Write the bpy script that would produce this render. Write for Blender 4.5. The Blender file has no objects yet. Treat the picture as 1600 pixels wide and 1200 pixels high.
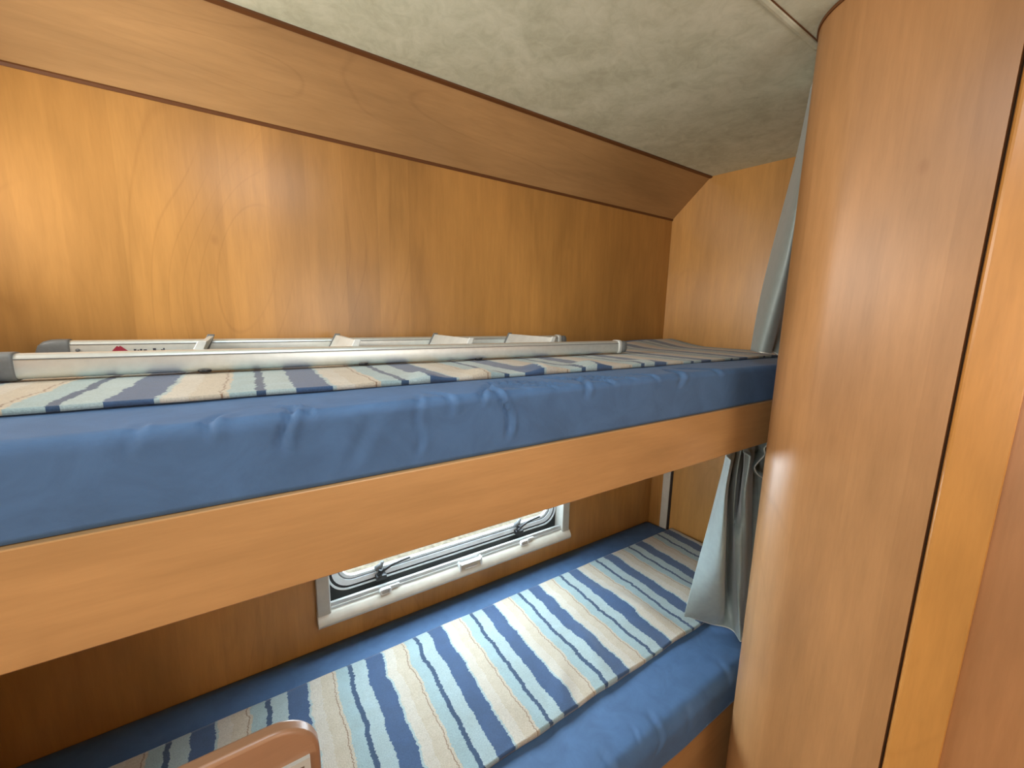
import bpy, bmesh, math, random
from mathutils import Vector, Matrix, noise
random.seed(4)
S = bpy.context.scene
C = S.collection
H = 1.40                      # eye height above the floor; builders below take z relative to the eye
PI = math.pi

# ------------------------------------------------------------------ camera
cam_d = bpy.data.cameras.new('camera')
cam = bpy.data.objects.new('camera', cam_d); C.objects.link(cam); S.camera = cam
RR = ((0.8383563843, -0.5447816207, 0.0192758541),
      (-0.0728892559, -0.1470710079, -0.9864365553),
      (0.5402274791, 0.8255804651, -0.1630064426))
cm = Matrix.Identity(4)
for i in range(3):
    cm[i][0] = RR[0][i]; cm[i][1] = -RR[1][i]; cm[i][2] = -RR[2][i]
cm.translation = (0, 0, H)
cam.matrix_world = cm
cam_d.sensor_fit = 'HORIZONTAL'; cam_d.sensor_width = 36
cam_d.lens = 630.809 / 1600 * 36
cam_d.clip_start = 0.01

# ------------------------------------------------------------------ light
S.view_settings.view_transform = 'Standard'; S.view_settings.look = 'None'
S.view_settings.gamma = 1; S.view_settings.use_curve_mapping = False
S.view_settings.exposure = 0.04
W = bpy.data.worlds.new('world'); S.world = W; W.use_nodes = True
bg = W.node_tree.nodes['Background']
bg.inputs[0].default_value = (0.80, 0.90, 1.0, 1); bg.inputs[1].default_value = 0.85

def area(name, loc, direction, sx, sy, power, col, spread=180):
    l = bpy.data.lights.new(name, 'AREA'); l.shape = 'RECTANGLE'; l.size = sx; l.size_y = sy
    l.energy = power; l.color = col; l.spread = math.radians(spread)
    o = bpy.data.objects.new(name, l); C.objects.link(o)
    o.location = (loc[0], loc[1], loc[2] + H)
    o.rotation_euler = Vector(direction).to_track_quat('-Z', 'Y').to_euler()
    return o
# added fill lamps for unseen, guessed sources; last is daylight through the bunk window
area('added_side_fill', (0.55, -1.09, 0.02), (0, 1, 0), 0.7, 0.40, 6.5, (1.0, 0.97, 0.92))  # added fill before a solid wall, lifts the right of board and mattress
area('added_far_fill', (-2.29, -0.45, -0.12), (1, 0, 0), 0.7, 0.6, 34, (1.0, 0.97, 0.90))  # added fill before the solid far wall, brightens end wall and wardrobe
area('guessed_bunk_end_light', (-0.55, 0.80, 0.215), (1, 0, 0), 0.42, 0.25, 4.0, (1.0, 0.97, 0.90), 130)  # guessed source out of view, set for the bright band on the back wall
area('guessed_hatch_light', (0.07, 0.11, 0.545), (0, 0, -1), 0.4, 0.4, 5.0, (0.70, 0.86, 1.0))  # guessed overhead source out of view, placed to brighten the mattress top
area('bunk_window_daylight', (0.55, 1.175, -0.54), (0, -1, -0.8), 0.80, 0.30, 11, (0.74, 0.89, 1.0))
sun_d = bpy.data.lights.new('sun', 'SUN'); sun_d.energy = 1.5; sun_d.angle = 0.01; sun_d.color = (1, 0.95, 0.85)
sun = bpy.data.objects.new('sun', sun_d); C.objects.link(sun)
sun.rotation_euler = Vector((-0.6, 0.05, -0.8)).to_track_quat('-Z', 'Y').to_euler()

# ------------------------------------------------------------------ materials
def newmat(name):
    m = bpy.data.materials.new(name); m.use_nodes = True
    nt = m.node_tree; b = nt.nodes['Principled BSDF']
    return m, nt, b
def N(nt, t, **k):
    n = nt.nodes.new(t)
    for a, v in k.items():
        if hasattr(n, a): setattr(n, a, v)
    return n
def setin(n, **k):
    for a, v in k.items(): n.inputs[a.replace('_', ' ')].default_value = v
def ramp(nt, fac, stops, interp='LINEAR'):
    r = N(nt, 'ShaderNodeValToRGB'); r.color_ramp.interpolation = interp
    e = r.color_ramp.elements
    while len(e) < len(stops): e.new(0.5)
    for i, (p, c) in enumerate(stops):
        e[i].position = p; e[i].color = (c if len(c) == 4 else (*c, 1))
    nt.links.new(fac, r.inputs[0]); return r.outputs[0]
def mathn(nt, op, a, b=None, c=None):
    n = N(nt, 'ShaderNodeMath', operation=op)
    for i, v in enumerate((a, b, c)):
        if v is None: continue
        if isinstance(v, (int, float)): n.inputs[i].default_value = v
        else: nt.links.new(v, n.inputs[i])
    return n.outputs[0]
def mixc(nt, fac, a, b, mode='MIX'):
    n = N(nt, 'ShaderNodeMix', data_type='RGBA', blend_type=mode)
    for i, v in ((0, fac), (6, a), (7, b)):
        if isinstance(v, (int, float)): n.inputs[i].default_value = v
        elif isinstance(v, tuple): n.inputs[i].default_value = (*v, 1)[:4]
        else: nt.links.new(v, n.inputs[i])
    return n.outputs[2]
def position(nt):
    g = N(nt, 'ShaderNodeNewGeometry'); return g.outputs['Position']
def mapping(nt, vec, scale, loc=(0, 0, 0), rot=(0, 0, 0)):
    m = N(nt, 'ShaderNodeMapping'); nt.links.new(vec, m.inputs[0])
    m.inputs['Scale'].default_value = scale; m.inputs['Location'].default_value = loc
    m.inputs['Rotation'].default_value = rot
    return m.outputs[0]
def noisen(nt, vec, scale, detail=3, rough=0.5, dist=0.0):
    n = N(nt, 'ShaderNodeTexNoise'); nt.links.new(vec, n.inputs['Vector'])
    setin(n, Scale=scale, Detail=detail, Roughness=rough, Distortion=dist); return n.outputs[0]
def bump(nt, b, h, strength, dist):
    n = N(nt, 'ShaderNodeBump'); n.inputs['Strength'].default_value = strength
    n.inputs['Distance'].default_value = dist
    nt.links.new(h, n.inputs['Height']); nt.links.new(n.outputs[0], b.inputs['Normal'])

def wood(name, grain, base=(0.53, 0.275, 0.080), rough=0.30, stave=True, contrast=1.0):
    """satin alder laminate; grain = axis the fibres run along"""
    m, nt, b = newmat(name)
    p = position(nt)
    ax = 'xyz'.index(grain)
    # put the fibres on local z, the across direction on x+y
    sc = [1, 1, 1]; sc[ax] = 0.10
    fib = mapping(nt, p, tuple(v * 1.0 for v in sc))
    sc2 = [1, 1, 1]; sc2[ax] = 0.30
    broad = mapping(nt, p, tuple(sc2), (3.1, 1.7, 0.4))
    n1 = noisen(nt, broad, 5.5, 3, 0.5, 0.4)
    n2 = noisen(nt, fib, 70, 3, 0.6)
    n3 = noisen(nt, fib, 300, 2, 0.5)
    lo = tuple(v * (1 - 0.20 * contrast) for v in base); hi = tuple(min(1, v * (1 + 0.16 * contrast)) for v in base)
    col = ramp(nt, n1, [(0.30, lo), (0.52, base), (0.72, hi)])
    # cathedral figure: thin contour lines of a stretched noise
    cn = noisen(nt, mapping(nt, p, tuple(sc2), (9.3, 4.2, 2.2)), 4.0, 1, 0.4, 0.2)
    rings = mathn(nt, 'PINGPONG', mathn(nt, 'MULTIPLY', cn, 14.0), 0.5)
    ringm = ramp(nt, rings, [(0.0, (1, 1, 1)), (0.07, (0, 0, 0))])
    patch = ramp(nt, noisen(nt, mapping(nt, p, tuple(sc2), (1.3, 7.2, 5.2)), 5.0, 1), [(0.52, (0, 0, 0)), (0.66, (1, 1, 1))])
    rm = mathn(nt, 'MULTIPLY', mathn(nt, 'MULTIPLY', ringm, patch), 0.16 * contrast)
    col = mixc(nt, rm, col, (base[0]*0.45, base[1]*0.36, base[2]*0.3))
    st = ramp(nt, n2, [(0.30, (0.90, 0.885, 0.86)), (0.65, (1.04, 1.03, 1.02))])
    col = mixc(nt, 0.8 * contrast if contrast < 1.2 else 1.0, col, mixc(nt, 1.0, col, st, 'MULTIPLY'))
    f = ramp(nt, n3, [(0.25, (0.94, 0.93, 0.92)), (0.6, (1, 1, 1))])
    col = mixc(nt, 0.7, col, mixc(nt, 1.0, col, f, 'MULTIPLY'))
    if stave:
        sep = N(nt, 'ShaderNodeSeparateXYZ'); nt.links.new(p, sep.inputs[0])
        if grain == 'z': across = mathn(nt, 'ADD', sep.outputs[0], mathn(nt, 'MULTIPLY', sep.outputs[1], 1.13))
        else: across = mathn(nt, 'ADD', sep.outputs[2], mathn(nt, 'MULTIPLY', sep.outputs[1], 1.13))
        warp = mathn(nt, 'MULTIPLY', noisen(nt, broad, 2.0, 1), 0.012)
        idx = mathn(nt, 'FLOOR', mathn(nt, 'DIVIDE', mathn(nt, 'ADD', across, warp), 0.083))
        wn = N(nt, 'ShaderNodeTexWhiteNoise', noise_dimensions='1D'); nt.links.new(idx, wn.inputs['W'])
        stv = ramp(nt, wn.outputs['Value'], [(0, (0.91, 0.885, 0.85)), (1, (1.06, 1.05, 1.03))])
        col = mixc(nt, contrast * 0.8 if contrast < 1.2 else 1.0, col, mixc(nt, 1.0, col, stv, 'MULTIPLY'))
    # small knots
    vo = N(nt, 'ShaderNodeTexVoronoi'); sk = [1, 1, 1]; sk[ax] = 0.6
    nt.links.new(mapping(nt, p, tuple(sk)), vo.inputs['Vector']); vo.inputs['Scale'].default_value = 4.0
    kn = ramp(nt, vo.outputs['Distance'], [(0.018, (1, 1, 1)), (0.045, (0, 0, 0))])
    col = mixc(nt, mathn(nt, 'MULTIPLY', kn, 0.45), col, (0.20, 0.07, 0.02))
    nt.links.new(col, b.inputs['Base Color'])
    b.inputs['Roughness'].default_value = rough
    b.inputs['IOR'].default_value = 1.48
    bump(nt, b, n3, 0.05, 0.001)
    return m

def plain(name, col, rough=0.5, metal=0.0, nscale=0, namp=0.06, bumpd=0, coat=0, sheen=0, trans=0):
    m, nt, b = newmat(name)
    b.inputs['Roughness'].default_value = rough; b.inputs['Metallic'].default_value = metal
    b.inputs['Coat Weight'].default_value = coat
    if sheen:
        b.inputs['Sheen Weight'].default_value = sheen; b.inputs['Sheen Roughness'].default_value = 0.4
    n = noisen(nt, position(nt), nscale or 40, 3)
    c = ramp(nt, n, [(0.3, tuple(v * (1 - namp) for v in col)), (0.7, tuple(min(1, v * (1 + namp)) for v in col))])
    nt.links.new(c, b.inputs['Base Color'])
    if bumpd: bump(nt, b, n, 0.6, bumpd)
    return m

M = {}
M['wood_wall'] = wood('alder_wall', 'z', contrast=1.1)
M['wood_slope'] = wood('alder_slope', 'x', base=(0.46, 0.27, 0.115), stave=False)
M['wood_board'] = wood('alder_board', 'x', base=(0.48, 0.265, 0.105), stave=False)
M['wood_door'] = wood('alder_wardrobe', 'z', base=(0.43, 0.225, 0.092), rough=0.36, contrast=1.0)
M['wood_jamb'] = wood('alder_jamb', 'z', base=(0.55, 0.25, 0.06), rough=0.30, stave=False)
M['wood_leaf'] = wood('alder_door_leaf', 'z', base=(0.42, 0.19, 0.07), rough=0.4, stave=False)
M['wood_cab'] = wood('alder_cabinet', 'x', base=(0.38, 0.21, 0.115), rough=0.32, stave=False, contrast=0.6)
M['edge'] = plain('brown_edging', (0.14, 0.052, 0.015), 0.45)
M['gap'] = plain('dark_joint', (0.02, 0.010, 0.005), 0.7)
M['floor'] = wood('floor_vinyl', 'x', base=(0.22, 0.12, 0.06), rough=0.5)

# mottled suede-look ceiling paper
m, nt, b = newmat('suede_ceiling_paper'); p = position(nt)
n1 = noisen(nt, p, 7, 6, 0.62, 0.6); n2 = noisen(nt, mapping(nt, p, (1, 1, 1), (4, 2, 1)), 26, 5, 0.7, 1.2)
mx = mathn(nt, 'ADD', mathn(nt, 'MULTIPLY', n1, 0.6), mathn(nt, 'MULTIPLY', n2, 0.4))
nt.links.new(ramp(nt, mx, [(0.38, (0.56, 0.60, 0.46)), (0.47, (0.64, 0.69, 0.54)), (0.53, (0.70, 0.75, 0.60)), (0.62, (0.77, 0.82, 0.67))]), b.inputs['Base Color'])
b.inputs['Roughness'].default_value = 0.75
bump(nt, b, n2, 0.15, 0.001); M['ceiling'] = m

def velour(name, col):
    m, nt, b = newmat(name); p = position(nt)
    n = noisen(nt, p, 14, 5, 0.65, 0.8); f = noisen(nt, p, 900, 2)
    c = ramp(nt, n, [(0.35, tuple(v * 0.88 for v in col)), (0.65, tuple(v * 1.12 for v in col))])
    nt.links.new(c, b.inputs['Base Color']); b.inputs['Roughness'].default_value = 0.72
    b.inputs['Sheen Weight'].default_value = 0.12; b.inputs['Sheen Roughness'].default_value = 0.35
    b.inputs['Sheen Tint'].default_value = (0.55, 0.72, 1.0, 1)
    bump(nt, b, f, 0.25, 0.0006)
    return m
M['velour'] = velour('blue_velour', (0.060, 0.132, 0.262))
M['satin'] = plain('grey_green_satin', (0.25, 0.30, 0.29), 0.42, nscale=60, sheen=0.3)
M['hem'] = plain('pale_hem', (0.62, 0.62, 0.56), 0.5, sheen=0.2)
M['alu'] = plain('brushed_aluminium', (0.70, 0.74, 0.71), 0.36, metal=0.6, nscale=90, namp=0.04)
M['alu_tread'] = plain('tread_aluminium', (0.66, 0.70, 0.68), 0.5, metal=0.3)
M['grey_plastic'] = plain('grey_plastic', (0.16, 0.17, 0.17), 0.45, nscale=200)
M['black_plastic'] = plain('black_plastic', (0.015, 0.016, 0.018), 0.35)
M['red'] = plain('red_print', (0.30, 0.015, 0.04), 0.5)
M['ink'] = plain('dark_print', (0.03, 0.03, 0.05), 0.5)
M['cream_plastic'] = plain('cream_plastic', (0.62, 0.59, 0.50), 0.4)
M['grey_frame'] = plain('pale_grey_plastic', (0.50, 0.50, 0.45), 0.42)
M['silver'] = plain('silver_rail', (0.60, 0.61, 0.60), 0.35, metal=0.4)
M['clear_clip'] = plain('translucent_clip', (0.78, 0.80, 0.78), 0.2)
M['white_seal'] = plain('white_seal', (0.80, 0.88, 0.92), 0.3)
M['ground'] = plain('bright_gravel', (0.78, 0.72, 0.56), 0.9, nscale=22, namp=0.3)
m, nt, b = newmat('acrylic_pane'); b.inputs['Base Color'].default_value = (0.97, 0.99, 1, 1)
b.inputs['Roughness'].default_value = 0.0; b.inputs['Transmission Weight'].default_value = 1.0; b.inputs['IOR'].default_value = 1.02
M['acrylic'] = m

def stripes(name, x0, period=0.184, y_mid=0.8):
    """woven stripes: navy, cream, brown pin line, ice blue, thin navy, ice blue"""
    m, nt, b = newmat(name); p = position(nt)
    sep = N(nt, 'ShaderNodeSeparateXYZ'); nt.links.new(p, sep.inputs[0])
    w1 = noisen(nt, mapping(nt, p, (1.2, 9, 1)), 2.0, 2, 0.5)
    w2 = noisen(nt, mapping(nt, p, (3, 75, 1)), 2.4, 3, 0.7)
    wv = mathn(nt, 'ADD', mathn(nt, 'MULTIPLY', mathn(nt, 'SUBTRACT', w1, 0.5), 0.022), mathn(nt, 'MULTIPLY', mathn(nt, 'SUBTRACT', w2, 0.5), 0.013))
    u = mathn(nt, 'ADD', mathn(nt, 'SUBTRACT', sep.outputs[0], x0), wv)
    ph = mathn(nt, 'DIVIDE', u, period)
    fr = mathn(nt, 'FRACT', ph)
    navy = (0.036, 0.078, 0.165); navy2 = (0.026, 0.060, 0.120)
    cream = (0.46, 0.40, 0.305); cream2 = (0.49, 0.45, 0.375); ice = (0.28, 0.38, 0.39); ice2 = (0.32, 0.405, 0.41); br = (0.24, 0.16, 0.10)
    col = ramp(nt, fr, [(0.0, navy), (0.235, ice2), (0.265, cream2), (0.40, cream), (0.555, br), (0.567, cream), (0.60, ice),
                        (0.755, navy2), (0.815, ice2), (0.998, ice2)], 'CONSTANT')
    w = noisen(nt, mapping(nt, p, (1, 1, 1)), 420, 3, 0.7)
    wl = noisen(nt, mapping(nt, p, (1, 1, 1)), 30, 3, 0.6)
    col = mixc(nt, 0.9, col, mixc(nt, 1.0, col, ramp(nt, w, [(0.3, (0.78, 0.78, 0.78)), (0.7, (1.18, 1.18, 1.16))]), 'MULTIPLY'))
    col = mixc(nt, 0.8, col, mixc(nt, 1.0, col, ramp(nt, wl, [(0.3, (0.93, 0.90, 0.86)), (0.7, (1.05, 1.06, 1.08))]), 'MULTIPLY'))
    nt.links.new(col, b.inputs['Base Color']); b.inputs['Roughness'].default_value = 0.9
    b.inputs['Sheen Weight'].default_value = 0.25
    bump(nt, b, w, 0.55, 0.0012)
    return m
M['stripe_low'] = stripes('striped_weave_lower', 0.197, period=0.1805)
M['stripe_up'] = stripes('striped_weave_upper', 0.049)

# ------------------------------------------------------------------ mesh helpers
def finish(name, bm, mat, parent=None, smooth=False, origin=None, bevel=0, solid=0, subsurf=0):
    """links the bmesh as ONE object; z is given relative to eye height"""
    me = bpy.data.meshes.new(name)
    vs = [v.co.copy() for v in bm.verts]
    if origin is None:
        if parent is not None: origin = Vector(parent['_o'])
        else:
            mn = [min(v[i] for v in vs) for i in range(3)]; mxx = [max(v[i] for v in vs) for i in range(3)]
            origin = Vector(((mn[0] + mxx[0]) / 2, (mn[1] + mxx[1]) / 2, mn[2]))
    origin = Vector(origin)
    for v in bm.verts: v.co -= origin
    bmesh.ops.recalc_face_normals(bm, faces=bm.faces)
    bm.to_mesh(me); bm.free()
    me.materials.append(mat)
    if smooth:
        for f in me.polygons: f.use_smooth = True
    o = bpy.data.objects.new(name, me); C.objects.link(o)
    o['_o'] = tuple(origin)
    if parent is None: o.location = origin + Vector((0, 0, H))
    else:
        o.parent = parent; o.location = origin - Vector(parent['_o'])
    if solid:
        s = o.modifiers.new('thickness', 'SOLIDIFY'); s.thickness = solid; s.offset = 0
    if bevel:
        s = o.modifiers.new('bevel', 'BEVEL'); s.width = bevel; s.segments = 3; s.limit_method = 'ANGLE'; s.angle_limit = 0.6
        if smooth is False:
            for f in me.polygons: f.use_smooth = True
            try: me.set_sharp_from_angle(angle=0.6)
            except Exception: pass
    if subsurf:
        s = o.modifiers.new('subdivision', 'SUBSURF'); s.levels = subsurf; s.render_levels = subsurf
    return o
def thing(name, loc, label=None, cat=None, kind=None, group=None):
    o = bpy.data.objects.new(name, None); C.objects.link(o); o.empty_display_size = 0.05
    o.location = (loc[0], loc[1], loc[2] + H); o['_o'] = tuple(loc)
    tag(o, label, cat, kind, group); return o
def tag(o, label=None, cat=None, kind=None, group=None):
    if label: o['label'] = label
    if cat: o['category'] = cat
    if kind: o['kind'] = kind
    if group: o['group'] = group
    return o
def box(bm, x0, x1, y0, y1, z0, z1):
    vs = [bm.verts.new((x, y, z)) for x in (x0, x1) for y in (y0, y1) for z in (z0, z1)]
    for f in ((0, 1, 3, 2), (4, 6, 7, 5), (0, 4, 5, 1), (2, 3, 7, 6), (0, 2, 6, 4), (1, 5, 7, 3)):
        bm.faces.new([vs[i] for i in f])
    return vs
def B(*boxes):
    bm = bmesh.new()
    for b_ in boxes: box(bm, *b_)
    return bm
def prism(bm, pts, axis, a, b_):
    """extrude a closed 2D outline along an axis from a to b_"""
    def P(p, t):
        if axis == 'x': return (t, p[0], p[1])
        if axis == 'y': return (p[0], t, p[1])
        return (p[0], p[1], t)
    A = [bm.verts.new(P(p, a)) for p in pts]; Bv = [bm.verts.new(P(p, b_)) for p in pts]
    n = len(pts)
    for i in range(n): bm.faces.new((A[i], A[(i + 1) % n], Bv[(i + 1) % n], Bv[i]))
    bm.faces.new(A); bm.faces.new(Bv[::-1])
def rrect(x0, x1, z0, z1, r, n=10):
    out = []
    for cx, cz, a in ((x1 - r, z1 - r, 0), (x0 + r, z1 - r, PI / 2), (x0 + r, z0 + r, PI), (x1 - r, z0 + r, 1.5 * PI)):
        for k in range(n + 1):
            t = a + k / n * PI / 2; out.append((cx + r * math.cos(t), cz + r * math.sin(t)))
    return out
def ring(bm, outer, inner, y0, y1):
    n = len(outer)
    vo = [[bm.verts.new((p[0], y, p[1])) for p in outer] for y in (y0, y1)]
    vi = [[bm.verts.new((p[0], y, p[1])) for p in inner] for y in (y0, y1)]
    for i in range(n):
        j = (i + 1) % n
        bm.faces.new((vo[0][i], vo[0][j], vi[0][j], vi[0][i])); bm.faces.new((vo[1][i], vi[1][i], vi[1][j], vo[1][j]))
        bm.faces.new((vo[0][i], vo[1][i], vo[1][j], vo[0][j])); bm.faces.new((vi[0][i], vi[0][j], vi[1][j], vi[1][i]))
def tube(bm, pts, r, seg=10, radii=None):
    pts = [Vector(p) for p in pts]; rings = []
    for i, p in enumerate(pts):
        d = (pts[min(i + 1, len(pts) - 1)] - pts[max(i - 1, 0)]).normalized()
        up = Vector((0, 0, 1)) if abs(d.z) < 0.9 else Vector((1, 0, 0))
        a = d.cross(up).normalized(); c = d.cross(a)
        rr = radii[i] if radii else r
        rings.append([bm.verts.new(p + (a * math.cos(t) + c * math.sin(t)) * rr) for t in [2 * PI * k / seg for k in range(seg)]])
    for i in range(len(rings) - 1):
        for k in range(seg):
            bm.faces.new((rings[i][k], rings[i][(k + 1) % seg], rings[i + 1][(k + 1) % seg], rings[i + 1][k]))
    bm.faces.new(rings[0][::-1]); bm.faces.new(rings[-1])
def smoothstep(a, b_, x):
    t = max(0.0, min(1.0, (x - a) / (b_ - a))); return t * t * (3 - 2 * t)

# ------------------------------------------------------------------ dimensions (metres)
YW = 1.12      # back wall
XE = 1.534     # end wall at the back corner
XL = -0.50     # left end wall
ZC = 0.547     # ceiling
ZF = -1.40     # floor
YFR = -1.10    # opposite wall
XF = -2.30     # far wall of the living area to the left
ZS = 0.410     # foot of the sloping panel
YS = 0.977     # top of the sloping panel
BY = 0.48      # face of the upper bunk board

# ------------------------------------------------------------------ the room
tag(finish('floor', B((XF - .05, 1.75, YFR - .05, YW + .05, ZF - .04, ZF)), M['floor']), kind='structure')
# ceiling with an opening for the guessed, unseen roof hatch
hx0, hx1, hy0, hy1 = -0.14, 0.28, -0.10, 0.32
tag(finish('ceiling', B((XF - .05, hx0, YFR - .05, YW + .05, ZC, ZC + .03), (hx1, 1.75, YFR - .05, YW + .05, ZC, ZC + .03),
    (hx0, hx1, YFR - .05, hy0, ZC, ZC + .03), (hx0, hx1, hy1, YW + .05, ZC, ZC + .03)), M['ceiling']), kind='structure')
wx0, wx1, wz0, wz1 = 0.135, 0.967, -0.815, -0.375     # bunk window opening
tag(finish('wall_back', B((XL - .05, 1.75, YW, YW + .035, ZF, wz0), (XL - .05, 1.75, YW, YW + .035, wz1, ZC),
    (XL - .05, wx0, YW, YW + .035, wz0, wz1), (wx1, 1.75, YW, YW + .035, wz0, wz1)), M['wood_wall']), kind='structure')
bm = bmesh.new(); prism(bm, [(YW, ZS), (YS, ZC), (YW, ZC)], 'x', XL, 1.60)
tag(finish('wall_slope', bm, M['wood_slope']), kind='structure')
bm = bmesh.new(); prism(bm, [(YW - .0015, ZS - .004), (YW - .0045, ZS + .0005), (YW - .003, ZS + .006), (YW, ZS + .006), (YW, ZS - .004)], 'x', XL, 1.56)
tag(finish('trim_1', bm, M['edge']), kind='structure')
bm = bmesh.new(); prism(bm, [(YS + .004, ZC - .0075), (YS - .004, ZC - .0045), (YS - .004, ZC), (YS + .004, ZC)], 'x', XL, 1.56)
tag(finish('trim_2', bm, M['edge']), kind='structure')
# end wall, very slightly out of square
def xe(y): return XE + (0.977 - y) * 0.157
bm = bmesh.new(); prism(bm, [(xe(YW + .02), YW + .02), (xe(.20), .20), (xe(.20) + .05, .20), (xe(YW + .02) + .05, YW + .02)], 'z', ZF, ZC)
tag(finish('wall_right', bm, M['wood_wall']), kind='structure')
tag(finish('wall_left', B((XL - .04, XL, BY + .001, YW, ZF, .085), (XL - .04, XL, BY + .001, YW, .345, ZC), (XL - .04, XL, BY + .001, .585, .085, .345), (XL - .04, XL, 1.015, YW, .085, .345), (XF, XL - .04, BY + .001, BY + .02, ZF, ZC)), M['wood_wall']), kind='structure')  # opening is guessed, cut to bound the bunk end lamp's light band
tag(finish('wall_far', B((XF - .03, XF, YFR, BY + .02, ZF, ZC)), M['wood_wall']), kind='structure')
tag(finish('wall_front', B((XF, 1.75, YFR - .03, YFR, ZF, ZC)), M['wood_wall']), kind='structure')
# ceiling joint strip in line with the wardrobe
bm = bmesh.new(); prism(bm, [(.4405, ZC), (.439, ZC - .003), (.434, ZC - .0042), (.429, ZC - .003), (.4275, ZC)], 'x', XF, 1.0)
tag(finish('trim_3', bm, M['ceiling'], smooth=False), kind='structure')
tag(finish('trim_4', B((XF, 1.0, .4255, .4275, ZC - .0012, ZC)), M['edge']), kind='structure')
# pale upright strip in the back corner under the bunk
bm = bmesh.new(); y0, y1 = 1.030, 1.062
prism(bm, [(xe(y0) - .008, y0), (xe(y0), y0), (xe(y1), y1), (xe(y1) - .008, y1)], 'z', -.93, -.31)
tag(finish('trim_5', bm, M['cream_plastic'], bevel=.002), kind='structure')
bm = bmesh.new(); y0, y1 = 1.021, 1.030
prism(bm, [(xe(y0) - .004, y0), (xe(y0), y0), (xe(y1), y1), (xe(y1) - .004, y1)], 'z', -.93, -.31)
tag(finish('trim_6', bm, M['gap']), kind='structure')

# ------------------------------------------------------------------ bunk window
win = thing('window_1', (.55, YW, -.85), kind='structure')
wf = finish('window_frame', B((.104, .138, YW - .022, YW, -.826, -.345), (.964, .998, YW - .022, YW, -.826, -.345),
    (.104, .998, YW - .022, YW, -.372, -.345)), M['grey_frame'], win, bevel=.003)
bm = bmesh.new()     # bulging roller-blind box along the foot of the window
prism(bm, [(YW, -.850), (YW - .020, -.850), (YW - .030, -.846), (YW - .034, -.838), (YW - .032, -.828), (YW - .022, -.815), (YW - .014, -.811), (YW, -.811)], 'x', .103, 1.001)
finish('blind_box', bm, M['cream_plastic'], win, bevel=.0015)
bar = finish('blind_bar', B((.139, .963, YW - .014, YW - .002, -.812, -.803), (.139, .963, YW - .010, YW - .001, -.803, -.7925)), M['silver'], win, bevel=.001)
bm = bmesh.new()     # finger grip in the middle of the bar
for x0, x1, z0, z1 in ((.524, .530, -.826, -.796), (.602, .608, -.826, -.796), (.530, .602, -.806, -.802), (.545, .590, -.822, -.818)):
    box(bm, x0, x1, YW - .030, YW - .014, z0, z1)
finish('blind_grip', bm, M['clear_clip'], bar, bevel=.0015)
for cx in (.290, .790):
    bm = bmesh.new(); ring(bm, rrect(cx - .020, cx + .014, -.815, -.797, .007, 5), rrect(cx - .014, cx + .008, -.811, -.801, .004, 5), YW - .024, YW - .012)
    box(bm, cx + .010, cx + .040, YW - .018, YW - .012, -.801, -.797)
    finish('blind_catch', bm, M['clear_clip'], bar, bevel=.001)
yg = YW + .030
bm = bmesh.new(); ring(bm, [(x, z) for x, z in rrect(wx0 - .004, wx1 + .004, wz0 - .004, wz1 + .004, .002)], rrect(wx0 + .006, wx1 - .006, -.789, wz1 - .006, .055), yg - .004, yg + .030)
finish('rubber_surround', bm, M['black_plastic'], win)
bm = bmesh.new(); ring(bm, rrect(wx0, wx1, wz0, wz1, .003, 4), rrect(wx0 + .002, wx1 - .002, wz0 + .002, wz1 - .002, .003, 4), YW - .001, yg + .002)
finish('window_liner', bm, M['grey_frame'], win)
def wring(name, i0, i1, y0, y1, mat):
    bm = bmesh.new()
    o = rrect(wx0 + i0, wx1 - i0, -.795 + i0, wz1 - i0, max(.06 - i0 * .5, .01)); n_ = rrect(wx0 + i1, wx1 - i1, -.795 + i1, wz1 - i1, max(.06 - i1 * .5, .01))
    ring(bm, o, n_, y0, y1); return finish(name, bm, mat, win)
wring('pane_seal', .004, .008, yg - .008, yg + .01, M['white_seal'])
wring('pane_gasket', .008, .015, yg - .003, yg + .01, M['black_plastic'])
wring('pane_frame', .015, .030, yg - .006, yg + .01, M['white_seal'])
wring('inner_gasket', .030, .033, yg - .004, yg + .01, M['grey_plastic'])
wring('pane_lip', .033, .040, yg - .002, yg + .01, M['white_seal'])
bm = bmesh.new(); prism(bm, rrect(wx0 + .02, wx1 - .02, -.775, wz1 - .02, .05), 'y', yg + .003, yg + .007)
finish('pane', bm, M['acrylic'], win)
for cx in (.285, .785):
    bm = bmesh.new()
    box(bm, cx - .016, cx + .014, yg - .026, yg - .006, -.785, -.771)
    tube(bm, [(cx - .004, yg - .016, -.785), (cx - .004, yg - .018, -.765), (cx - .002, yg - .022, -.750)], .007, 10)
    tube(bm, [(cx - .008, yg - .024, -.766), (cx + .006, yg - .028, -.751), (cx + .030, yg - .030, -.741), (cx + .060, yg - .030, -.737), (cx + .085, yg - .030, -.735)],
         .004, 8, [.0055, .005, .004, .0034, .003])
    lt = finish('window_latch', bm, M['black_plastic'], win, smooth=True, bevel=.001)
    bm = bmesh.new(); tube(bm, [(cx - .016, yg - .012, -.752), (cx + .000, yg - .012, -.744), (cx + .006, yg - .014, -.732)], .006, 10, [.009, .008, .005])
    finish('latch_knob', bm, M['grey_plastic'], lt, smooth=True)

# bright ground outside
tag(finish('ground_outside', B((-6, 8, YW + .25, 12, ZF - .55, ZF - .5)), M['ground']), kind='structure')

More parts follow.
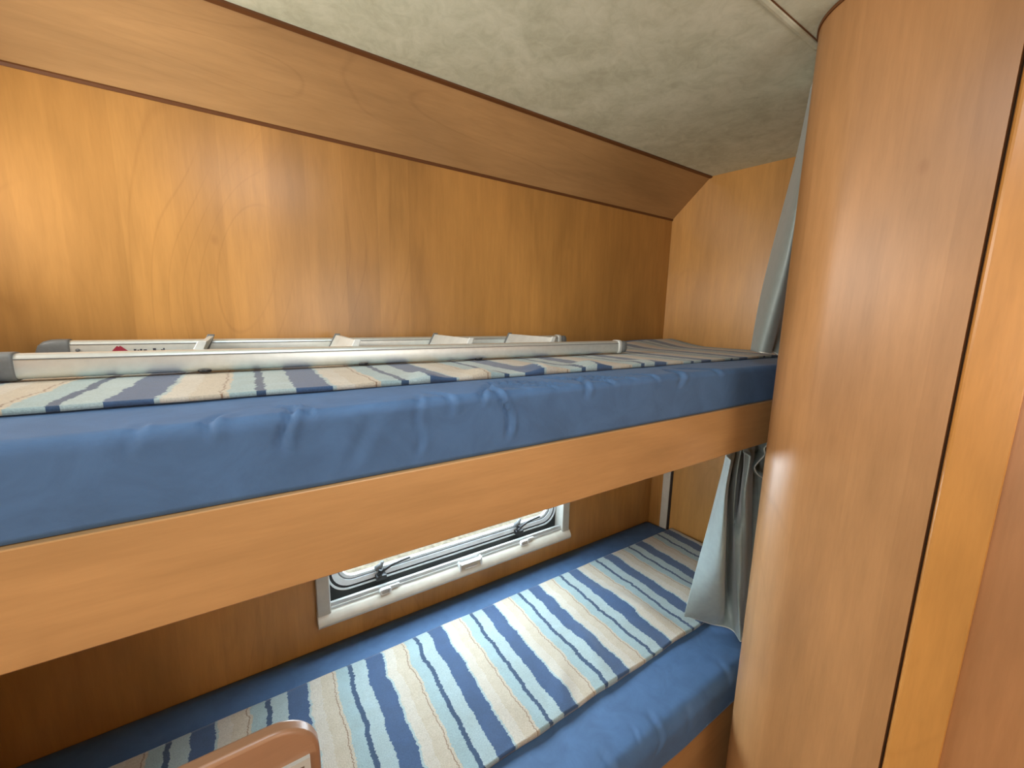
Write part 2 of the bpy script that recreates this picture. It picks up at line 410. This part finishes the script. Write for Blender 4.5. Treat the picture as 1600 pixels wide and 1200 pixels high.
# ------------------------------------------------------------------ bunk carpentry
bunk = thing('upper_bunk', (.55, .80, -.307), 'upper bunk with a long alder front board under the blue mattress', 'bunk bed')
finish('front_board', B((XL + .001, 1.60, BY, BY + .018, -.307, -.1965)), M['wood_board'], bunk, bevel=.0015)
finish('platform', B((XL + .001, 1.505, BY + .018, YW - .001, -.214, -.197)), M['wood_slope'], bunk)
base = thing('lower_bunk', (.55, .80, ZF), 'lower bunk box with a brown wooden front beneath the lower blue mattress', 'bunk bed')
finish('front_panel', B((XL + .001, 1.60, .458, .474, ZF, -1.022)), M['wood_board'], base, bevel=.0015)
finish('platform', B((XL + .001, 1.505, .474, YW - .001, -1.040, -1.022)), M['wood_slope'], base)

# ------------------------------------------------------------------ mattresses
def mattress(name, x0, x1, yf, yb, zb, ztop, rfront, label, wr, seed, back_rise=0.0, dx=.005):
    """wrinkled cover swept along x; profile runs front-bottom, up the face, over the rounded edge and to the back"""
    prof = []
    hf = ztop - zb
    nf = 14
    for k in range(nf + 1): prof.append((yf, zb + (hf - rfront) * k / nf, 'f', k / nf, (0, -1, 0)))
    for k in range(1, 9):
        a = k / 8 * PI / 2
        prof.append((yf + rfront * (1 - math.cos(a)), ztop - rfront * (1 - math.sin(a)), 'e', k / 8, (0, -math.cos(a), math.sin(a))))
    nt_ = 46
    for k in range(1, nt_ + 1):
        t = (k / nt_); y = yf + rfront + (yb - yf - rfront) * (t ** 1.35)
        prof.append((y, ztop, 't', t, (0, 0, 1)))
    bm = bmesh.new(); cols = []
    nx = int((x1 - x0) / dx)
    for i in range(nx + 1):
        x = x0 + (x1 - x0) * i / nx; col = []
        for (y, z, s, t, nrm) in prof:
            n = Vector(nrm)
            d = 0.0
            lf = noise.noise(Vector((x * 3.1, y * 4, z * 4 + seed)))
            mf = noise.noise(Vector((x * 11, y * 16, z * 14 + seed * 2)))
            d += lf * .004 * (1 if s != 'f' else .7) + mf * .0012
            if s == 't': d *= 1 - .75 * smoothstep(.585, .61, y)
            # pinches of the cover near the front edge
            if s == 'f': v = -(1 - t) * (hf - rfront) - rfront
            elif s == 'e': v = -(1 - t) * rfront
            else: v = (y - yf - rfront)
            for (wx, sk, w, a, va, vb) in wr:
                w = w * .70; a = a * 1.05
                cx = wx + sk * v + .004 * math.sin(v * 90 + wx * 40)
                g = math.exp(-((x - cx) / w) ** 2)
                g2 = math.exp(-((x - cx - w * 2.0) / (w * 1.3)) ** 2)
                win_ = smoothstep(va, va + .02, v) * (1 - smoothstep(vb - .02, vb, v))
                d += (-a * g + .55 * a * g2) * win_
            zz = z
            if s == 't' and back_rise: zz += back_rise * smoothstep(.93, 1.45, x) * smoothstep(.90, 1.12, y)
            ends = 1 - smoothstep(0, .02, x - x0) * smoothstep(0, .02, x1 - x)
            xs = x0 + (x - x0) * (xe(y) - .004 - x0) / (x1 - x0)
            col.append(bm.verts.new((xs, y + n.y * d, zz + n.z * d - ends * .006 * (s != 'f'))))
        col.append(bm.verts.new((col[-1].co.x, col[-1].co.y, zb)))
        cols.append(col)
    for i in range(nx):
        a, b_ = cols[i], cols[i + 1]
        L = len(a)
        for k in range(L): bm.faces.new((a[k], b_[k], b_[(k + 1) % L], a[(k + 1) % L]))
    bm.faces.new(cols[0]); bm.faces.new(cols[-1][::-1])
    o = finish(name, bm, M['velour'], smooth=True)
    tag(o, label, 'mattress'); return o

wr_u = [(-.105, .3, .006, .0022, -.03, .02), (-.045, .4, .006, .0045, -.025, .03), (.020, .15, .005, .0055, -.05, .035),
        (.034, -.5, .004, .003, -.02, .05), (.10, .2, .012, .002, -.08, .0), (.165, .1, .005, .003, -.08, .02), (.20, -.3, .006, .003, -.03, .04),
        (.262, .8, .006, .005, -.02, .06), (.285, -.2, .005, .006, -.075, .04), (.33, -.9, .006, .0035, -.01, .05), (.375, -1.2, .006, .006, -.012, .075),
        (.42, -1.3, .006, .005, -.01, .08), (.455, .3, .007, .004, -.03, .05), (.50, -1.1, .007, .007, -.015, .08), (.56, -1.2, .006, .006, -.012, .07),
        (.62, -.9, .006, .004, -.02, .05), (.70, .6, .010, .004, -.03, .06), (.82, -1., .012, .004, -.02, .06)]
mattress('mattress', XL + .004, 1.56, .487, YW - .003, -.1955, -.1070, .013, 'blue velour mattress on the upper bunk with a creased front edge', wr_u, 3.0, .026)
wr_l = [(.64, .4, .006, .002, -.02, .03), (.70, .6, .010, .0025, -.05, .03), (.80, .2, .014, .002, -.06, .0), (.98, .5, .012, .002, -.04, .03), (.55, .3, .010, .003, -.05, .03)]
mattress('mattress', XL + .004, 1.56, .452, YW - .003, -1.0215, -.9260, .030, 'thick blue velour mattress on the lower bunk beneath the window', wr_l, 9.0)

# ------------------------------------------------------------------ striped runners
def runner(name, x0, x1, y0, y1, z, mat, label, hfun, dx=.006, dy=.006, th=.005):
    bm = bmesh.new(); nx = int((x1 - x0) / dx); ny = int((y1 - y0) / dy)
    def grid(off, up):
        g = []
        for i in range(nx + 1):
            row = []
            for j in range(ny + 1):
                x = x0 + (x1 - x0) * i / nx; y = y0 + (y1 - y0) * j / ny
                ex = .004 * noise.noise(Vector((x * 14, 5.5, z))) * (1 - j / ny)
                row.append(bm.verts.new((x, y + ex, z + (hfun(x, y) if up else (.026 * smoothstep(.93, 1.45, x) * smoothstep(.90, 1.12, y) if z > -.5 else 0)) + off)))
            g.append(row)
        return g
    top = grid(th, True); bot = grid(0, False)
    for i in range(nx):
        for j in range(ny):
            bm.faces.new((top[i][j], top[i + 1][j], top[i + 1][j + 1], top[i][j + 1]))
            bm.faces.new((bot[i][j], bot[i][j + 1], bot[i + 1][j + 1], bot[i + 1][j]))
    for i in range(nx):
        bm.faces.new((top[i][0], bot[i][0], bot[i + 1][0], top[i + 1][0])); bm.faces.new((top[i][ny], top[i + 1][ny], bot[i + 1][ny], bot[i][ny]))
    for j in range(ny):
        bm.faces.new((top[0][j], top[0][j + 1], bot[0][j + 1], bot[0][j])); bm.faces.new((top[nx][j], bot[nx][j], bot[nx][j + 1], top[nx][j + 1]))
    o = finish(name, bm, mat, smooth=True)
    return tag(o, label, 'blanket')
def h_low(x, y):
    h = .0045 + .004 * noise.noise(Vector((x * 6, y * 7, 2)))
    for cx, cy, a, lx, ly, sk in ((.98, .76, .010, .035, .12, -.25), (.74, .70, .006, .03, .09, .3), (.60, .66, .007, .03, .06, .5), (1.20, .72, .006, .05, .08, 0), (.48, .66, .005, .03, .07, -.3)):
        u = (x - cx) - sk * (y - cy); h += 1.5 * a * math.exp(-(u / lx) ** 2 - ((y - cy) / ly) ** 2)
    return max(h, .003)
runner('striped_blanket', XL + .02, 1.527, .600, 1.006, -.9240, M['stripe_low'], 'woven blue, navy and cream striped blanket spread on the lower bunk', h_low)
def h_up(x, y):
    h = .0022 + .0010 * noise.noise(Vector((x * 6, y * 7, 8)))
    e = math.exp(-((y - .625) / .035) ** 2)
    for cx, a, w in ((.17, .004, .03), (.235, .010, .022), (.34, .010, .03), (.47, .013, .03), (.60, .013, .035), (.78, .007, .05)):
        h += a * e * math.exp(-((x - cx) / w) ** 2)
    h += .026 * smoothstep(.93, 1.45, x) * smoothstep(.90, 1.12, y)
    return max(h, .002)
runner('striped_blanket', XL + .02, 1.505, .598, 1.070, -.1052, M['stripe_up'], 'woven blue, navy and cream striped blanket on the upper bunk under the ladder', h_up, th=.0035)

# ------------------------------------------------------------------ folded ladder lying on the upper bunk
lad = thing('ladder', (.30, .94, -.1), 'aluminium bunk ladder lying flat on the upper striped blanket', 'ladder')
def rail(y, zc, xa, xb, hw, hh, tilt, txt):
    prof = []
    for k in range(28):
        a = 2 * PI * k / 28; ca, sa = math.cos(a), math.sin(a)
        prof.append((hw * (abs(ca) ** .55) * (1 if ca >= 0 else -1), hh * (abs(sa) ** .55) * (1 if sa >= 0 else -1)))
    bm = bmesh.new()
    def R2(x, s=1.0, dy=0, dz=0): return [bm.verts.new((x, y + p[0] * s + dy, zc + tilt * (x - xa) + p[1] * s + dz)) for p in prof]
    def loft(rs):
        for a, b_ in zip(rs[:-1], rs[1:]):
            for k in range(28): bm.faces.new((a[k], a[(k + 1) % 28], b_[(k + 1) % 28], b_[k]))
        bm.faces.new(rs[0]); bm.faces.new(rs[-1][::-1])
    loft([R2(xa), R2(xb)])
    r = finish('rail', bm, M['alu'], lad, smooth=True)
    try: r.data.set_sharp_from_angle(angle=.7)
    except Exception: pass
    # extrusion grooves
    bm = B((xa, xb, y - hw - .0006, y - hw + .004, zc + hh * .55, zc + hh * .62)); 
    for v in bm.verts: v.co.z += tilt * (v.co.x - xa)
    finish('groove', bm, M['grey_plastic'], r)
    # rounded rubber cap at the head end, sleeve first
    bm = bmesh.new(); rs = []
    for k, (dx_, s) in enumerate(((.004, 1.10), (0, 1.12), (-.010, 1.12), (-.020, 1.08), (-.030, .95), (-.037, .75), (-.041, .45), (-.042, .15))):
        rs.append(R2(xa + dx_, s, 0, -(1 - s) * hh * .8 if s < 1 else 0))
    loft(rs); finish('end_cap', bm, M['grey_plastic'], lad, smooth=True)
    bm = bmesh.new(); loft([R2(xb - .012, 1.10), R2(xb - .006, 1.13), R2(xb, 1.13), R2(xb + .002, 1.08)])
    finish('end_collar', bm, M['alu_tread'], lad, smooth=True)
    bm = bmesh.new(); loft([R2(xb + .002, .96), R2(xb + .022, .96), R2(xb + .026, .8)])
    finish('end_plug', bm, M['grey_plastic'], lad, smooth=True)
    return r
near = rail(.822, -.0785, -.268, .905, .014, .0175, 0.0, False)
far = rail(1.062, -.0755, -.276, .880, .012, .0185, .0, True)
for i, x in enumerate((-.066, .179, .430, .673)):
    bm = bmesh.new(); th = .0045; w = .024
    c = [(x + .003 - th, -.0500), (x + .003 + th, -.0505), (x - .020 + th, -.0935), (x - .020 - th, -.0930)]
    prism(bm, c, 'y', .838, 1.049)
    t = finish('tread', bm, M['alu_tread'], lad, bevel=.001)
    for yy, mm, e in ((.834, 'alu_tread', .0015), (1.046, 'grey_plastic', .003)):
        bm = bmesh.new(); c = [(x - .003, -.0495 + e), (x + .009, -.0500 + e), (x - .010, -.0955), (x - .027, -.0950)]
        prism(bm, c, 'y', yy, yy + .005); finish('tread_bracket', bm, M[mm], t, bevel=.001)
for x in (-.062, .185, .44):
    bm = bmesh.new(); tube(bm, [(x, .815, -.0935), (x, .815, -.0970)], .010, 14, [.010, .008])
    finish('rubber_foot', bm, M['black_plastic'], lad, smooth=True)
# printed mark and lettering on the far rail's face
yf_ = 1.062 - .0122 - .0006
bm = bmesh.new()
prism(bm, [(-.219, -.0800), (-.209, -.0678), (-.2068, -.0700), (-.2045, -.0676), (-.192, -.0800)], 'y', yf_, yf_ + .0012)
mark = finish('printed_mark', bm, M['red'], far)
bm = bmesh.new()
for x0, w, z1 in ((-.186, .0035, -.0745), (-.181, .003, -.076), (-.177, .003, -.0745), (-.172, .005, -.0755), (-.158, .0045, -.0735), (-.146, .003, -.076), (-.1425, .002, -.0735)):
    box(bm, x0, x0 + w, yf_, yf_ + .0012, -.0815, z1)
finish('printed_lettering', bm, M['ink'], far)
bm = bmesh.new(); tube(bm, [(-.262, yf_ + .001, -.0745), (-.262, yf_ - .0015, -.0745)], .003, 12)
finish('rivet', bm, M['grey_plastic'], far, smooth=True)

# ------------------------------------------------------------------ curtains
def cr(p0, p1, p2, p3, t):
    return .5 * ((2 * p1) + (-p0 + p2) * t + (2 * p0 - 5 * p1 + 4 * p2 - p3) * t * t + (-p0 + 3 * p1 - 3 * p2 + p3) * t ** 3)
def interp(seq, k):
    out = []
    n = len(seq)
    for i in range(n - 1):
        for j in range(k):
            t = j / k
            out.append(cr(seq[max(i - 1, 0)], seq[i], seq[i + 1], seq[min(i + 2, n - 1)], t))
    out.append(seq[-1].copy()); return out
def sheet(name, rows, kr, kc, mat, parent=None, thick=.0016, pleat=0, npl=9):
    rows = [interp([Vector(p) for p in r], kc) for r in rows]
    cols = [interp(list(c), kr) for c in zip(*rows)]
    if pleat:
        nc = len(cols)
        for i, c in enumerate(cols):
            for j, p in enumerate(c):
                t = j / (len(c) - 1); u = i / (nc - 1)
                a = abs(math.sin(PI * npl * (u - .25 * t * (u - .5)))) ** .6
                p += Vector((-.3, -1, 0)) * (pleat * (a - .5) * math.exp(-(t * 2.4) ** 1.5)) * smoothstep(0, .05, u)
                if p.z > -.33: p.y = max(p.y, .5035)
    bm = bmesh.new(); g = [[bm.verts.new(p) for p in c] for c in cols]
    for i in range(len(g) - 1):
        for j in range(len(g[0]) - 1): bm.faces.new((g[i][j], g[i + 1][j], g[i + 1][j + 1], g[i][j + 1]))
    return finish(name, bm, mat, parent, smooth=True, solid=thick), cols
up_rows = [[(1.145, .5, .540), (1.093, .47, .540), (1.068, .452, .540), (1.075, .445, .540), (1.086, .44, .540)],
 [(1.159, .52, .394), (1.086, .475, .366), (1.052, .45, .352), (1.081, .452, .358), (1.129, .45, .368)],
 [(1.138, .54, .183), (1.059, .48, .168), (1.045, .455, .163), (1.118, .47, .173), (1.167, .46, .176)],
 [(1.126, .55, .047), (1.058, .49, .042), (1.076, .475, .039), (1.151, .49, .039), (1.208, .48, .04)],
 [(1.121, .555, -.0740), (1.068, .507, -.0755), (1.103, .497, -.0800), (1.148, .517, -.0765), (1.164, .500, -.0885)]]
uc, cols = sheet('curtain', up_rows, 10, 8, M['satin'])
tag(uc, 'grey-green satin curtain hanging from the ceiling to the upper mattress', 'curtain')
bm = bmesh.new(); tube(bm, [c[-1] + Vector((0, -.0012, .002)) for c in cols], .0016, 6)
finish('hem', bm, M['hem'], uc, smooth=True)

lo_rows = [
 [(1.040, .545, -.285), (1.022, .522, -.285), (1.086, .545, -.285), (1.057, .52, -.285), (1.115, .54, -.285), (1.074, .512, -.285), (1.159, .535, -.285), (1.185, .53, -.285), (1.211, .52, -.285)],
 [(1.034, .545, -.357), (.997, .515, -.351), (1.063, .54, -.378), (1.035, .515, -.375), (1.112, .54, -.41), (1.069, .505, -.357), (1.176, .54, -.407), (1.196, .53, -.427), (1.239, .52, -.432)],
 [(1.039, .56, -.457), (.995, .515, -.429), (1.066, .545, -.461), (1.074, .53, -.494), (1.126, .545, -.513), (1.058, .5, -.441), (1.192, .54, -.508), (1.215, .53, -.509), (1.247, .52, -.513)],
 [(1.045, .58, -.585), (1.04, .53, -.559), (1.089, .55, -.583), (1.118, .545, -.589), (1.05, .505, -.553), (1.123, .515, -.576), (1.208, .54, -.613), (1.233, .53, -.615), (1.262, .52, -.619)],
 [(1.041, .60, -.734), (1.076, .54, -.711), (1.131, .56, -.743), (1.155, .55, -.746), (1.085, .505, -.694), (1.169, .525, -.736), (1.243, .54, -.772), (1.261, .53, -.772), (1.271, .52, -.77)],
 [(1.048, .622, -.873), (1.097, .545, -.828), (1.160, .562, -.868), (1.175, .545, -.872), (1.126, .505, -.83), (1.190, .52, -.872), (1.225, .53, -.880), (1.240, .53, -.880), (1.260, .52, -.880)],
 [(1.052, .62, -.883), (1.112, .575, -.905), (1.146, .548, -.912), (1.152, .525, -.914), (1.133, .496, -.915), (1.160, .507, -.914), (1.200, .52, -.914), (1.230, .52, -.914), (1.250, .515, -.914)]]
lo_rows = [[tuple(c * ({1: .962, 2: 1.03, 4: 1.03, 5: .97}.get(k, 1.0) if j < 5 else 1.0) for c in p) for k, p in enumerate(rw)] for j, rw in enumerate(lo_rows)]
lc, cols = sheet('curtain', lo_rows, 12, 16, M['satin'], pleat=.014, npl=12)
tag(lc, 'grey satin curtain gathered under the upper bunk, its foot on the lower mattress', 'curtain')
bm = bmesh.new(); tube(bm, [c[-1] + Vector((0, -.001, .002)) for c in cols], .0014, 6)
finish('hem', bm, M['hem'], lc, smooth=True)
# curled frill of the heading tape
fr_pts = [(1.132, .505, -.300), (1.146, .497, -.318), (1.140, .500, -.335), (1.142, .498, -.352), (1.118, .503, -.372), (1.108, .504, -.385), (1.120, .500, -.402), (1.146, .497, -.418)]
rows = [fr_pts, [(x + .010, y + .012, z - .002) for x, y, z in fr_pts], [(x + .030, y + .030, z + .002) for x, y, z in fr_pts]]
fr, _ = sheet('heading_frill', rows, 5, 6, M['satin'], lc)
bm = bmesh.new(); tube(bm, interp([Vector(p) for p in fr_pts], 6), .0018, 6); finish('frill_edge', bm, M['hem'], fr, smooth=True)

# ------------------------------------------------------------------ wardrobe with the rounded corner
ward = thing('wardrobe', (1.2, .28, ZF), 'tall alder wardrobe with a rounded corner at the end of the bunks', 'wardrobe')
cx, cy, r = .998, .305, .118
arc = [(cx + r * math.cos(a), cy + r * math.sin(a)) for a in [PI / 2 + k / 24 * PI / 2 for k in range(25)]]
bm = bmesh.new(); prism(bm, [(1.53, cy + r)] + arc + [(.880, .137), (1.53, .137)], 'z', ZF + .001, ZC - .001)
wb = finish('curved_panel', bm, M['wood_door'], ward, smooth=True)
try: wb.data.set_sharp_from_angle(angle=.5)
except Exception: pass
bm = bmesh.new(); arc2 = [(cx + (r + .003) * math.cos(a), cy + (r + .003) * math.sin(a)) for a in [PI / 2 + k / 24 * PI / 2 for k in range(25)]]
prism(bm, [(1.2, cy + r + .003)] + arc2 + [(.877, .14), (.95, .14), (1.2, .2)], 'z', ZC - .006, ZC - .0005)
finish('top_edging', bm, M['edge'], ward)

# ------------------------------------------------------------------ door and its frame at the right edge
dr = thing('door_1', (.88, -.2, ZF), kind='structure')
bm = bmesh.new(); prism(bm, [(.92, .1340), (.886, .1340), (.882, .1325), (.880, .1300), (.8795, .127), (.8795, .0735), (.8808, .0722), (.92, .0722)], 'z', ZF + .001, ZC - .001)
finish('door_frame', bm, M['wood_jamb'], dr)
finish('door_panel', B((.8855, .92, -.75, .0722, ZF + .01, ZC - .001)), M['wood_leaf'], dr)
finish('door_joint', B((.900, .92, .1342, .1368, ZF + .001, ZC - .001)), M['gap'], dr)
tag(finish('wall_side', B((.88, .92, YFR, -.751, ZF, ZC)), M['wood_wall']), kind='structure')

# ------------------------------------------------------------------ low panel with rounded corner in front of the lower bunk
pan = thing('cabinet', (-.18, .42, ZF), 'low brown cabinet end with a rounded corner standing before the lower striped blanket', 'cabinet')
def corner(x1, z1, r, x0, z0, n=12):
    return [(x0, z0), (x1, z0)] + [(x1 - r + r * math.cos(a), z1 - r + r * math.sin(a)) for a in [k / n * PI / 2 for k in range(n + 1)]] + [(x0, z1)]
bm = bmesh.new(); prism(bm, corner(.034, -.430, .046, XL + .002, ZF + .002), 'y', .424, .441)
finish('side_panel', bm, M['wood_cab'], pan, bevel=.004)
bm = bmesh.new()
ring(bm, [(-.30, -.473), (.0235, -.473), (.0235, -.80), (-.30, -.80)], [(-.288, -.480), (.0175, -.480), (.0175, -.79), (-.288, -.79)], .4195, .4245)
vf = finish('inset_frame', bm, M['grey_frame'], pan)
finish('inset_panel', B((-.288, .0175, .4225, .4242, -.79, -.480)), plain('inset_grey_brown', (.16, .115, .09), .5), pan)
for o in list(bpy.data.objects):
    if '_o' in o: del o['_o']
